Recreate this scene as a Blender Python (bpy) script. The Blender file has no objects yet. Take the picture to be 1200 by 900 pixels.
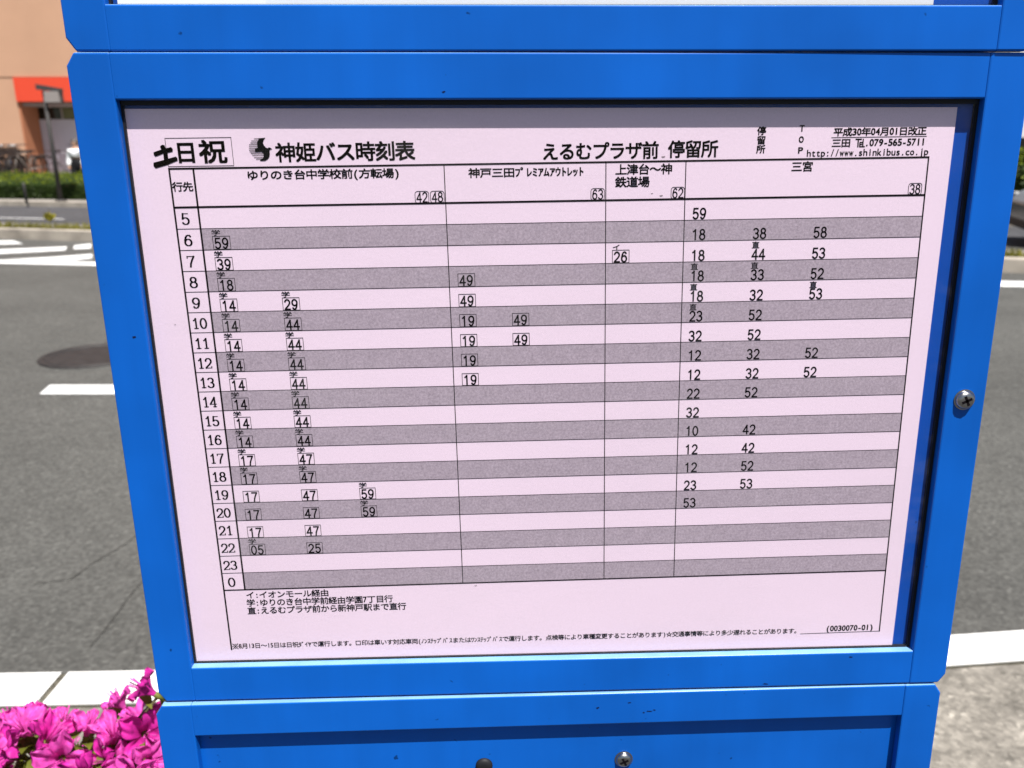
import bpy, bmesh, math, random
from mathutils import Vector, Matrix
R = math.radians
rnd = random.Random(7)
scene = bpy.context.scene
COL = scene.collection

# ------------------------------------------------------------------ camera
cd = bpy.data.cameras.new('camera')
cam = bpy.data.objects.new('camera', cd)
COL.objects.link(cam)
cd.sensor_width = 36.0
cd.lens = 30.0
cd.shift_x = -0.03333
cd.clip_start = 0.02
cd.clip_end = 900
right = Vector((0.999372, -0.035278, -0.003306))
down = Vector((-0.012769, -0.271561, -0.962337))
fwd = Vector((0.033051, 0.961775, -0.271841))
mw = Matrix.Identity(4)
for i in range(3):
    mw[i][0] = right[i]; mw[i][1] = -down[i]; mw[i][2] = -fwd[i]
mw.translation = Vector((-0.025796, -0.444032, 1.42))
cam.matrix_world = mw
cd.dof.use_dof = True
cd.dof.focus_distance = 0.455
cd.dof.aperture_fstop = 14.0
scene.camera = cam

# ------------------------------------------------------------------ sky, sun, exposure
SUN = Vector((0.48, -1.0, 2.36)).normalized()          # towards the sun
el = math.asin(SUN.z)
w = bpy.data.worlds.new('World')
scene.world = w
w.use_nodes = True
nt = w.node_tree
sky = nt.nodes.new('ShaderNodeTexSky')
sky.sky_type = 'NISHITA'
sky.sun_disc = False
sky.sun_elevation = el
sky.sun_rotation = math.atan2(SUN.x, SUN.y)
sky.altitude = 100
sky.dust_density = 1.2
bg = nt.nodes['Background']
bg.inputs['Strength'].default_value = 0.05
nt.links.new(sky.outputs[0], bg.inputs['Color'])
sl = bpy.data.lights.new('sun', 'SUN')
sl.energy = 5.0
sl.angle = R(0.53)
sl.color = (1.0, 0.965, 0.92)
so = bpy.data.objects.new('sun', sl)
COL.objects.link(so)
so.rotation_euler = SUN.to_track_quat('Z', 'Y').to_euler()
so.location = (3, -5, 12)
scene.view_settings.view_transform = 'Standard'
scene.view_settings.look = 'None'
scene.view_settings.exposure = 0.68
scene.view_settings.gamma = 1.0
scene.view_settings.use_curve_mapping = False

# ------------------------------------------------------------------ materials
def mat(name, col, rough=0.6, spec=0.5, metal=0.0, noise=None, bump=None, obj=True):
    """noise=(scale, amount, detail): value variation; bump=(scale, strength, distance)"""
    m = bpy.data.materials.new(name)
    m.use_nodes = True
    n = m.node_tree.nodes; l = m.node_tree.links
    b = n['Principled BSDF']
    b.inputs['Base Color'].default_value = (*col, 1)
    b.inputs['Roughness'].default_value = rough
    b.inputs['Specular IOR Level'].default_value = spec
    b.inputs['Metallic'].default_value = metal
    tc = n.new('ShaderNodeTexCoord')
    out = tc.outputs['Object']
    if noise:
        t = n.new('ShaderNodeTexNoise'); t.inputs['Scale'].default_value = noise[0]
        t.inputs['Detail'].default_value = noise[2] if len(noise) > 2 else 4
        l.new(out, t.inputs['Vector'])
        mr = n.new('ShaderNodeMapRange')
        mr.inputs['From Min'].default_value = 0.3; mr.inputs['From Max'].default_value = 0.7
        mr.inputs['To Min'].default_value = 1 - noise[1]; mr.inputs['To Max'].default_value = 1 + noise[1]
        l.new(t.outputs['Fac'], mr.inputs['Value'])
        mx = n.new('ShaderNodeVectorMath'); mx.operation = 'SCALE'
        mx.inputs[0].default_value = col
        l.new(mr.outputs[0], mx.inputs['Scale'])
        l.new(mx.outputs[0], b.inputs['Base Color'])
    if bump:
        t = n.new('ShaderNodeTexNoise'); t.inputs['Scale'].default_value = bump[0]
        t.inputs['Detail'].default_value = 5
        l.new(out, t.inputs['Vector'])
        bp = n.new('ShaderNodeBump'); bp.inputs['Strength'].default_value = bump[1]
        bp.inputs['Distance'].default_value = bump[2]
        l.new(t.outputs['Fac'], bp.inputs['Height'])
        l.new(bp.outputs[0], b.inputs['Normal'])
    return m

def node_mul(m, factor_socket_builder):
    """multiply the base colour of material m by a factor socket made by the callback"""
    n = m.node_tree.nodes; l = m.node_tree.links
    b = n['Principled BSDF']
    inp = b.inputs['Base Color']
    mx = n.new('ShaderNodeVectorMath'); mx.operation = 'MULTIPLY'
    if inp.links:
        l.new(inp.links[0].from_socket, mx.inputs[0])
    else:
        mx.inputs[0].default_value = inp.default_value[:3]
    s = factor_socket_builder(n, l)
    l.new(s, mx.inputs[1])
    l.new(mx.outputs[0], inp)

def speckle(scale, lo, hi, f0, f1, detail=3, rough=0.6):
    def f(n, l):
        tc = n.new('ShaderNodeTexCoord')
        t = n.new('ShaderNodeTexNoise'); t.inputs['Scale'].default_value = scale
        t.inputs['Detail'].default_value = detail; t.inputs['Roughness'].default_value = rough
        l.new(tc.outputs['Object'], t.inputs['Vector'])
        r = n.new('ShaderNodeMapRange')
        r.inputs['From Min'].default_value = lo; r.inputs['From Max'].default_value = hi
        r.inputs['To Min'].default_value = f0; r.inputs['To Max'].default_value = f1
        l.new(t.outputs['Fac'], r.inputs['Value'])
        c = n.new('ShaderNodeCombineXYZ')
        for i in range(3): l.new(r.outputs[0], c.inputs[i])
        return c.outputs[0]
    return f

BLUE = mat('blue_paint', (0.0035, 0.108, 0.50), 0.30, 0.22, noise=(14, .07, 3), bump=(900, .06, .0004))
node_mul(BLUE, speckle(7, .3, .7, .90, 1.08, 3, .5))
def streaks(n, l):
    tc = n.new('ShaderNodeTexCoord'); mp = n.new('ShaderNodeMapping'); mp.inputs['Scale'].default_value = (90, 90, 5); l.new(tc.outputs['Object'], mp.inputs[0])
    t = n.new('ShaderNodeTexNoise'); t.inputs['Scale'].default_value = 1; t.inputs['Detail'].default_value = 4; l.new(mp.outputs[0], t.inputs['Vector'])
    r = n.new('ShaderNodeMapRange'); r.inputs['From Min'].default_value = .3; r.inputs['From Max'].default_value = .7; r.inputs['To Min'].default_value = .965; r.inputs['To Max'].default_value = 1.03
    l.new(t.outputs['Fac'], r.inputs['Value']); c = n.new('ShaderNodeCombineXYZ')
    for i in range(3): l.new(r.outputs[0], c.inputs[i])
    return c.outputs[0]
node_mul(BLUE, streaks)
node_mul(BLUE, speckle(160, .735, .775, 1.0, .35, 2, .5))       # a few scuffs
def ledge_highlight(m, col, amt):  # paints the bright sunlit look of up-facing ledges into the base colour
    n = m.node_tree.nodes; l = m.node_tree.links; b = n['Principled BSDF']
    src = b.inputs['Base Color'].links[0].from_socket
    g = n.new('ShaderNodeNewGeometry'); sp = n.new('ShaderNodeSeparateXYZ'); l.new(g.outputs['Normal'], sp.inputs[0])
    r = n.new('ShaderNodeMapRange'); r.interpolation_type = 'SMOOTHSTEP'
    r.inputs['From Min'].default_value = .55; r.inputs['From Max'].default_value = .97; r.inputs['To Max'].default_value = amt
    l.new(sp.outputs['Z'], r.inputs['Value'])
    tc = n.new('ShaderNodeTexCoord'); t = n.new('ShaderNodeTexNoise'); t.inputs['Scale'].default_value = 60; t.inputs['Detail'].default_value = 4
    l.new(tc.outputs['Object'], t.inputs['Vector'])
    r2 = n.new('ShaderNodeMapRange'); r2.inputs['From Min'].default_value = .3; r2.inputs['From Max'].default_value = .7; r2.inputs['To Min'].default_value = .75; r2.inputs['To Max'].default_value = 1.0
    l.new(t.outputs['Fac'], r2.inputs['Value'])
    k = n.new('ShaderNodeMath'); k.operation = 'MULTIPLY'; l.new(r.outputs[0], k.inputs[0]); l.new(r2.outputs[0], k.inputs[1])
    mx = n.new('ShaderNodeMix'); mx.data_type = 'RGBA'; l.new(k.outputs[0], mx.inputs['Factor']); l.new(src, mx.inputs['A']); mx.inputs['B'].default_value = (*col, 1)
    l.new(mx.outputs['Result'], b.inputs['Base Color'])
ledge_highlight(BLUE, (.27, .48, .62), .75)
BACKP = mat('blue_back_panel', (0.005, 0.075, 0.42), 0.40, 0.25, noise=(30, .08, 3))
node_mul(BACKP, speckle(120, .72, .76, 1.0, .5, 2, .5))
RUBBER = mat('black_rubber', (0.012, 0.012, 0.014), 0.6, 0.3)
STEEL = mat('stainless_steel', (0.42, 0.41, 0.40), 0.28, 0.5, 1.0, bump=(700, .15, .0003))
POSTM = mat('galvanised_post', (0.33, 0.32, 0.31), 0.5, 0.4, .3, noise=(40, .15, 4))
PAPER = mat('pink_paper', (0.93, 0.73, 0.865), 0.8, 0.15, noise=(7, .025, 5), bump=(420, .13, .0004))
node_mul(PAPER, speckle(900, .35, .65, .955, 1.025, 4, .75))
WHITEP = mat('white_paper', (0.82, 0.80, 0.81), 0.75, 0.25, noise=(9, .02, 5))
INK = mat('black_ink', (0.008, 0.006, 0.008), 0.9, 0.05)
MARKER = mat('marker_ink', (0.005, 0.005, 0.006), 0.95, 0.03)
GREYB = mat('grey_halftone', (0.43, 0.345, 0.41), 0.75, 0.25, noise=(160, .06, 4))
node_mul(GREYB, speckle(750, .32, .68, .72, 1.34, 5, .8))

def glass_mat():
    m = bpy.data.materials.new('acrylic_pane'); m.use_nodes = True
    n = m.node_tree.nodes; l = m.node_tree.links
    n.remove(n['Principled BSDF'])
    tr = n.new('ShaderNodeBsdfTransparent'); tr.inputs[0].default_value = (.965, .97, .97, 1)
    gl = n.new('ShaderNodeBsdfGlossy'); gl.inputs['Roughness'].default_value = .04
    df = n.new('ShaderNodeBsdfDiffuse'); df.inputs[0].default_value = (.75, .74, .72, 1)
    geo = n.new('ShaderNodeNewGeometry'); dt = n.new('ShaderNodeVectorMath'); dt.operation = 'DOT_PRODUCT'
    l.new(geo.outputs['Normal'], dt.inputs[0]); l.new(geo.outputs['Incoming'], dt.inputs[1])
    ab = n.new('ShaderNodeMath'); ab.operation = 'ABSOLUTE'; l.new(dt.outputs['Value'], ab.inputs[0])
    iv = n.new('ShaderNodeMath'); iv.operation = 'SUBTRACT'; iv.inputs[0].default_value = 1; l.new(ab.outputs[0], iv.inputs[1])
    pw = n.new('ShaderNodeMath'); pw.operation = 'POWER'; l.new(iv.outputs[0], pw.inputs[0]); pw.inputs[1].default_value = 5
    fr = n.new('ShaderNodeMath'); fr.operation = 'MULTIPLY_ADD'; l.new(pw.outputs[0], fr.inputs[0]); fr.inputs[1].default_value = .48; fr.inputs[2].default_value = .012
    m1 = n.new('ShaderNodeMixShader'); l.new(fr.outputs[0], m1.inputs[0]); l.new(tr.outputs[0], m1.inputs[1]); l.new(gl.outputs[0], m1.inputs[2])
    tc = n.new('ShaderNodeTexCoord')
    mp = n.new('ShaderNodeMapping'); mp.inputs['Scale'].default_value = (1, 1, 2.2); l.new(tc.outputs['Object'], mp.inputs[0])
    t = n.new('ShaderNodeTexNoise'); t.inputs['Scale'].default_value = 9; t.inputs['Detail'].default_value = 8; t.inputs['Roughness'].default_value = .72
    l.new(mp.outputs[0], t.inputs['Vector'])
    r = n.new('ShaderNodeMapRange'); r.inputs['From Min'].default_value = .5; r.inputs['From Max'].default_value = .82
    r.inputs['To Min'].default_value = .0; r.inputs['To Max'].default_value = .045
    l.new(t.outputs['Fac'], r.inputs['Value'])
    m2 = n.new('ShaderNodeMixShader'); l.new(r.outputs[0], m2.inputs[0]); l.new(m1.outputs[0], m2.inputs[1]); l.new(df.outputs[0], m2.inputs[2])
    l.new(m2.outputs[0], n['Material Output'].inputs['Surface'])
    return m
PANE = glass_mat()

def asphalt_mat(name, base, patch):
    m = bpy.data.materials.new(name); m.use_nodes = True
    n = m.node_tree.nodes; l = m.node_tree.links
    b = n['Principled BSDF']; b.inputs['Roughness'].default_value = .85; b.inputs['Specular IOR Level'].default_value = .25
    tc = n.new('ShaderNodeTexCoord')
    def noise(sc, det, rg=.6):
        t = n.new('ShaderNodeTexNoise'); t.inputs['Scale'].default_value = sc; t.inputs['Detail'].default_value = det
        t.inputs['Roughness'].default_value = rg; l.new(tc.outputs['Object'], t.inputs['Vector']); return t.outputs['Fac']
    def rng(s, a, b_, c, d):
        r = n.new('ShaderNodeMapRange'); r.inputs['From Min'].default_value = a; r.inputs['From Max'].default_value = b_
        r.inputs['To Min'].default_value = c; r.inputs['To Max'].default_value = d; l.new(s, r.inputs['Value']); return r.outputs[0]
    def mul(a, b_):
        k = n.new('ShaderNodeMath'); k.operation = 'MULTIPLY'; l.new(a, k.inputs[0]); l.new(b_, k.inputs[1]); return k.outputs[0]
    vor = n.new('ShaderNodeTexVoronoi'); vor.inputs['Scale'].default_value = 85; l.new(tc.outputs['Object'], vor.inputs['Vector'])
    sep = n.new('ShaderNodeSeparateColor'); l.new(vor.outputs['Color'], sep.inputs[0])
    f = mul(rng(noise(55, 6, .75), .3, .7, .70, 1.30), rng(sep.outputs[0], 0, 1, .78, 1.3))
    f = mul(f, rng(noise(9, 5, .7), .3, .7, 1 - patch, 1 + patch))
    f = mul(f, rng(noise(.8, 4), .3, .7, .85, 1.15))
    f = mul(f, rng(sep.outputs[1], .93, .96, 1.0, 1.35))
    sc = n.new('ShaderNodeVectorMath'); sc.operation = 'SCALE'; sc.inputs[0].default_value = base; l.new(f, sc.inputs['Scale'])
    l.new(sc.outputs[0], b.inputs['Base Color'])
    bp = n.new('ShaderNodeBump'); bp.inputs['Strength'].default_value = .5; bp.inputs['Distance'].default_value = .004
    l.new(noise(130, 5, .7), bp.inputs['Height']); l.new(bp.outputs[0], b.inputs['Normal'])
    return m
ASPH = asphalt_mat('asphalt', (0.083, 0.0815, 0.075), .10)
ASPH2 = asphalt_mat('far_asphalt', (0.062, 0.063, 0.068), .13)
ASPH3 = asphalt_mat('bounce_cut_asphalt', (0.050, 0.049, 0.047), .13)  # dark surface for the added ground out of view
CONC = asphalt_mat('sidewalk_concrete', (0.205, 0.187, 0.160), .30)
KERBM = mat('kerb_concrete', (0.80, 0.79, 0.76), .8, .3, noise=(22, .06, 6), bump=(160, .4, .002))
GRIME = mat('grime', (0.055, 0.05, 0.036), .9, .2, noise=(50, .4, 5))
ROADPAINT = mat('road_paint', (0.74, 0.74, 0.72), .75, .3, noise=(12, .12, 6))
EARTH = mat('earth', (0.16, 0.14, 0.11), .9, .2, noise=(3, .25, 6))
PAVE = mat('pale_paving', (0.28, 0.255, 0.23), .85, .2, noise=(1.5, .15, 6))
KERB2 = mat('old_kerb', (0.34, 0.30, 0.25), .85, .2, noise=(2.5, .35, 5))
MHM = mat('iron_cover', (0.029, 0.0265, 0.026), .6, .5, .2, noise=(16, .32, 5), bump=(40, .6, .006))

# ------------------------------------------------------------------ mesh helpers
class MB:
    def __init__(s): s.v = []; s.f = []; s.mi = []
    def add(s, vs, fs, mi=0):
        o = len(s.v); s.v.extend([tuple(p) for p in vs])
        for f in fs: s.f.append([o + i for i in f]); s.mi.append(mi)
    def quad(s, a, b, c, d, mi=0): s.add([a, b, c, d], [(0, 1, 2, 3)], mi)
    def box(s, x0, x1, y0, y1, z0, z1, mi=0, T=None):
        vs = [Vector((x, y, z)) for z in (z0, z1) for y in (y0, y1) for x in (x0, x1)]
        if T: vs = [T @ p for p in vs]
        s.add(vs, [(0, 2, 3, 1), (4, 5, 7, 6), (0, 1, 5, 4), (2, 6, 7, 3), (0, 4, 6, 2), (1, 3, 7, 5)], mi)
    def prism(s, poly, y0, y1, mi=0, axis='Y', T=None):
        n = len(poly)
        def P(a, b, t):
            return {'Y': Vector((a, t, b)), 'Z': Vector((a, b, t)), 'X': Vector((t, a, b))}[axis]
        vs = [P(a, b, y0) for a, b in poly] + [P(a, b, y1) for a, b in poly]
        if T: vs = [T @ p for p in vs]
        fs = [tuple(range(n)), tuple(range(2 * n - 1, n - 1, -1))]
        fs += [(i, i + n, (i + 1) % n + n, (i + 1) % n) for i in range(n)]
        s.add(vs, fs, mi)
    def tube(s, pts, r, n=10, mi=0, caps=True):
        pts = [Vector(p) for p in pts]
        rs = r if isinstance(r, (list, tuple)) else [r] * len(pts)
        rings = []
        for i, p in enumerate(pts):
            d = (pts[min(i + 1, len(pts) - 1)] - pts[max(i - 1, 0)]).normalized()
            a = d.orthogonal().normalized() if i == 0 else (a - d * a.dot(d)).normalized()
            b = d.cross(a)
            rings.append([p + (a * math.cos(2 * math.pi * k / n) + b * math.sin(2 * math.pi * k / n)) * rs[i] for k in range(n)])
        vs = [q for ring in rings for q in ring]
        fs = [(i * n + k, i * n + (k + 1) % n, (i + 1) * n + (k + 1) % n, (i + 1) * n + k) for i in range(len(pts) - 1) for k in range(n)]
        if caps:
            fs.append(tuple(range(n - 1, -1, -1))); fs.append(tuple(range(len(vs) - n, len(vs))))
        s.add(vs, fs, mi)
    def lathe(s, prof, n=24, T=None, mi=0):
        """prof: (r, h) along +Z"""
        vs = [Vector((r * math.cos(2 * math.pi * k / n), r * math.sin(2 * math.pi * k / n), h)) for r, h in prof for k in range(n)]
        if T: vs = [T @ p for p in vs]
        fs = [(i * n + k, i * n + (k + 1) % n, (i + 1) * n + (k + 1) % n, (i + 1) * n + k) for i in range(len(prof) - 1) for k in range(n)]
        fs.append(tuple(range(n - 1, -1, -1))); fs.append(tuple(range(len(vs) - n, len(vs))))
        s.add(vs, fs, mi)
    def build(s, name, mats, parent=None, smooth=False, bevel=0, loc=None):
        me = bpy.data.meshes.new(name)
        me.from_pydata(s.v, [], s.f)
        for m in (mats if isinstance(mats, (list, tuple)) else [mats]): me.materials.append(m)
        for p, i in zip(me.polygons, s.mi): p.material_index = i
        bm = bmesh.new(); bm.from_mesh(me); bmesh.ops.recalc_face_normals(bm, faces=bm.faces); bm.to_mesh(me); bm.free()
        if smooth:
            for p in me.polygons: p.use_smooth = True
        me.update()
        o = bpy.data.objects.new(name, me); COL.objects.link(o)
        if parent: o.parent = parent
        if loc: o.location = loc
        if bevel:
            b = o.modifiers.new('bevel', 'BEVEL'); b.width = bevel; b.segments = 2; b.limit_method = 'ANGLE'; b.angle_limit = R(35)
        return o

def tag(o, label, cat, group=None):
    o['label'] = label; o['category'] = cat
    if group: o['group'] = group
    return o
def empty(name, loc=(0, 0, 0), rz=0):
    o = bpy.data.objects.new(name, None); COL.objects.link(o); o.location = loc; o.rotation_euler = (0, 0, rz)
    o.empty_display_size = .1
    return o
def struct(o, kind='structure'):
    o['kind'] = kind; return o
def copy_tree(o, parent=None):
    c = o.copy(); COL.objects.link(c)
    if parent: c.parent = parent
    for ch in list(o.children): copy_tree(ch, c)
    return c

# ------------------------------------------------------------------ ground, road, kerb
def flat(name, pts, z, m):
    mb = MB(); mb.add([(x, y, z) for x, y in pts], [tuple(range(len(pts)))]); return struct(mb.build(name, m))
flat('ground', [(-300, -300), (300, -300), (300, 300), (-300, 300)], -0.03, EARTH)
def kn(x):                       # near edge of the kerb
    xc = max(-2.2, min(2.2, x))
    y = 1.408 + .033 * xc + .017 * xc * xc
    return y + (x - xc) * (.033 + .034 * xc)
xs = [-60, -30, -12, -6, -4, -3] + [-2.2 + .2 * i for i in range(23)] + [3, 4, 6, 12, 30]
KW = .147
# road surface: from the kerb to the median
far_edge = [(30, 4.2), (12, 6.9), (5.45, 8.95), (-6.58, 12.88), (-8.11, 13.36), (-30, 20.3), (-60, 29.8)]
mb = MB(); pts = [(x, kn(x) + KW, 0) for x in xs] + [(x, y, 0) for x, y in far_edge]
bmr = bmesh.new(); f = bmr.faces.new([bmr.verts.new(p) for p in pts]); bmesh.ops.triangulate(bmr, faces=[f])
me = bpy.data.meshes.new('road'); bmr.to_mesh(me); bmr.free(); me.materials.append(ASPH)
road = struct(bpy.data.objects.new('road', me)); COL.objects.link(road)
for p in me.polygons:
    if p.normal.z < 0: p.flip()
# sidewalk slab
mb = MB()
for a, b in zip(xs[:-1], xs[1:]):
    mb.quad((a, .75, .1), (b, .75, .1), (b, kn(b) - .010 - .008 * math.sin(37 * b) ** 2, .1), (a, kn(a) - .010 - .008 * math.sin(37 * a) ** 2, .1))
struct(mb.build('sidewalk', CONC))
flat('unseen_dark_ground', [(-60, -40), (30, -40), (30, .745), (-60, .745)], .098, ASPH3)  # unseen dark ground, added to cut light bouncing onto the sign front
mb = MB()
for a, b in zip(xs[:-1], xs[1:]):
    mb.quad((a, kn(a) - .03, .099), (b, kn(b) - .03, .099), (b, kn(b) + .001, .099), (a, kn(a) + .001, .099))
    mb.quad((a, kn(a) + KW - .004, .004), (b, kn(b) + KW - .004, .004), (b, kn(b) + KW + .012, .004), (a, kn(a) + KW + .012, .004))
struct(mb.build('kerb_joint_dirt', GRIME))
mb = MB()
joints = [-1.21 + .68 * k for k in range(-40, 50)]
for ja, jb in zip(joints[:-1], joints[1:]):
    n = 4; g = .009 if abs(ja) < 4 else .01
    xa, xb = ja + g, jb - g
    for k in range(n):
        a = xa + (xb - xa) * k / n; b = xa + (xb - xa) * (k + 1) / n
        P = lambda x, d, z: (x, kn(x) + d, z)
        mb.quad(P(a, .002, .102), P(b, .002, .102), P(b, KW - .012, .102), P(a, KW - .012, .102))
        mb.quad(P(a, KW - .012, .102), P(b, KW - .012, .102), P(b, KW, .085), P(a, KW, .085))
        mb.quad(P(a, KW, .085), P(b, KW, .085), P(b, KW + .006, 0), P(a, KW + .006, 0))
        mb.quad(P(a, .002, .102), P(b, .002, .102), P(b, .002, .09), P(a, .002, .09))
    for x in (xa, xb):
        mb.quad((x, kn(x) + .002, 0), (x, kn(x) + .002, .102), (x, kn(x) + KW, .085), (x, kn(x) + KW, 0))
struct(mb.build('kerb', KERBM))
mb = MB()
for ja in joints: mb.quad((ja - .011, kn(ja) + .004, .097), (ja + .011, kn(ja) + .004, .097), (ja + .011, kn(ja) + KW - .012, .096), (ja - .011, kn(ja) + KW - .012, .096))
struct(mb.build('kerb_joint_mortar', mat('joint_mortar', (.115, .105, .08), .9, .2, noise=(60, .4, 5))))
# cracks in the asphalt
mb = MB()
for line, wd in (([(-1.66, 2.19), (-1.61, 2.2), (-1.55, 2.215), (-1.54, 2.26), (-1.53, 2.33), (-1.5, 2.41), (-1.48, 2.48), (-1.46, 2.6), (-1.41, 2.75)], .0028),
                 ([(-1.29, 1.80), (-1.288, 1.87), (-1.292, 1.97), (-1.30, 2.09), (-1.30, 2.2), (-1.285, 2.33)], .0026)):
    for i, (p, q) in enumerate(zip(line[:-1], line[1:])):
        p, q = Vector((*p, 0)), Vector((*q, 0)); d = (q - p).normalized(); nn = Vector((-d.y, d.x, 0)) * wd * rnd.uniform(.5, 1.1)
        z = Vector((0, 0, .004))
        mb.quad(p + nn + z, p - nn + z, q - nn * .8 + z, q + nn * .8 + z)
struct(mb.build('road_crack', mat('crack_filler', (.064, .062, .056), .9, .1, noise=(30, .3, 4))))
# markings
def marking(polys, z=.004):
    mb = MB()
    for p in polys: mb.add([(x, y, z) for x, y in p], [tuple(range(len(p)))])
    return struct(mb.build('road_marking', ROADPAINT))
marking([[(-2.89, 4.69), (-2.85, 4.49), (2.3, 4.25), (2.3, 4.45)], [(-13, 5.3), (-8.0, 5.0), (-8.0, 4.8), (-13, 5.1)], [(7.5, 4.1), (12.5, 3.7), (12.5, 3.5), (7.5, 3.9)]])
def ln(x): return 10.39 + (x + 6.43) * -.2117
marking([[(-40, ln(-40)), (-5.2, ln(-5.2)), (9, ln(9)), (9, ln(9) + .42), (-5.2, ln(-5.2) + .30), (-40, ln(-40) + .42)]])
hatch = [[(-8.6, 13.0), (-7.75, 13.05), (-7.35, 12.6), (-8.3, 12.35)],
         [(-7.6, 11.75), (-6.5, 12.18), (-6.3, 11.72), (-7.3, 11.22)],
         [(-6.46, 12.30), (-6.33, 12.55), (-6.04, 11.92), (-6.25, 11.85)],
         [(-6.6, 10.75), (-6.09, 10.98), (-5.72, 11.28), (-5.51, 10.82), (-5.72, 10.55), (-6.41, 10.72)]]
hatch += [[(x, 11.2 - .28 * (x + 6.4)), (x + .5, 11.2 - .28 * (x + 6.4)), (x - .2, 12.3 - .28 * (x + 6.4)), (x - .7, 12.2 - .28 * (x + 6.4))] for x in (-10.5, -12.5, -14.5, -16.5)]
hatch += [[(x, ln(x) + .45), (x + .5, ln(x) + .45), (x + .9, ln(x) + .9 - .06 * (x + 5)), (x + .4, ln(x) + .9 - .06 * (x + 5))] for x in (-3.6, -1.8, 0, 1.8)]
marking(hatch, .005)
marking([[(-10.6, 17.35), (-8.9, 16.85), (-8.9, 16.95), (-10.6, 17.45)]], .012)
# median island with a kerb, a strip of grass
def rib(name, line, d0, d1, z0, z1, m):
    mb = MB(); up = 0
    for (p, q) in zip(line[:-1], line[1:]):
        a, b = Vector((*p, 0)), Vector((*q, 0))
        o = Vector((0, 1, 0))
        A0, A1, B0, B1 = a + o * d0, a + o * d1, b + o * d0, b + o * d1
        mb.quad(A0 + Vector((0, 0, z1)), B0 + Vector((0, 0, z1)), B1 + Vector((0, 0, z1)), A1 + Vector((0, 0, z1)))
        for P_, Q_ in ((A0, B0), (A1, B1)):
            mb.quad(P_ + Vector((0, 0, z0)), Q_ + Vector((0, 0, z0)), Q_ + Vector((0, 0, z1)), P_ + Vector((0, 0, z1)))
    return struct(mb.build(name, m))
rib('median_kerb', far_edge, 0, .25, -.02, .15, KERB2)
rib('median', far_edge, .25, 1.15, -.02, .13, PAVE)
rib('far_road', [(x, y) for x, y in far_edge], 1.15, 7.0, -.02, .006, ASPH2)
rib('far_kerb', far_edge, 6.2, 6.4, -.02, .12, KERB2)
rib('far_sidewalk', far_edge, 6.4, 60, -.02, .10, PAVE)
def leaf_mat(name, col, trans=.35, noise=(3, .3, 3)):
    m = mat(name, col, .55, .35, noise=noise)
    n = m.node_tree.nodes; l = m.node_tree.links
    b = n['Principled BSDF']; tl = n.new('ShaderNodeBsdfTranslucent'); ms = n.new('ShaderNodeMixShader')
    src = b.inputs['Base Color'].links[0].from_socket if b.inputs['Base Color'].links else None
    if src: l.new(src, tl.inputs[0])
    else: tl.inputs[0].default_value = (*col, 1)
    ms.inputs[0].default_value = trans
    l.new(b.outputs[0], ms.inputs[1]); l.new(tl.outputs[0], ms.inputs[2]); l.new(ms.outputs[0], n['Material Output'].inputs['Surface'])
    return m
GRASS = leaf_mat('grass_blade', (.20, .19, .03))
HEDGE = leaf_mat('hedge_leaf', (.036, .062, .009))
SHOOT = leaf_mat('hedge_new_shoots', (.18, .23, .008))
mb = MB()
seg = [(p, q) for p, q in zip(far_edge[:-1], far_edge[1:])]
for k in range(9000):
    x = rnd.uniform(-16, 12)
    for p, q in seg:
        if q[0] <= x <= p[0]:
            y = p[1] + (q[1] - p[1]) * (x - p[0]) / (q[0] - p[0]); break
    y += .27 + abs(rnd.gauss(0, .16)); h = rnd.uniform(.05, .13); a = rnd.uniform(0, 6.28)
    dx, dy = math.cos(a) * .012, math.sin(a) * .012; ln_x, ln_y = rnd.gauss(0, .03), rnd.gauss(0, .03)
    mb.add([(x - dx, y - dy, .128), (x + dx, y + dy, .128), (x + ln_x, y + ln_y, .128 + h)], [(0, 1, 2)])
struct(mb.build('grass', GRASS), 'stuff')

# manhole
mb = MB()
T = Matrix.Translation((-2.96, 5.45, .003))
prof = [(.0, .004), (.28, .004), (.285, .008), (.31, .008), (.315, .003), (.325, .003), (.33, .009), (.36, .009), (.365, 0)]
mb.lathe(prof, 40, T)
mh = mb.build('manhole_cover', MHM)
tag(mh, 'round dark iron manhole cover set in the grey road beyond the sign', 'manhole cover')

# ------------------------------------------------------------------ bus stop sign: three stacked blue cases on posts
ZT = 1.391470
def mmz(z): return ZT + z / 1000.0
sign = tag(empty('bus_stop_sign', (0, 0, .1)), 'blue bus stop stand of stacked framed timetable cases beside the kerb', 'bus stop sign')
def rebase(o):
    o.location.z -= .1

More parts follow.
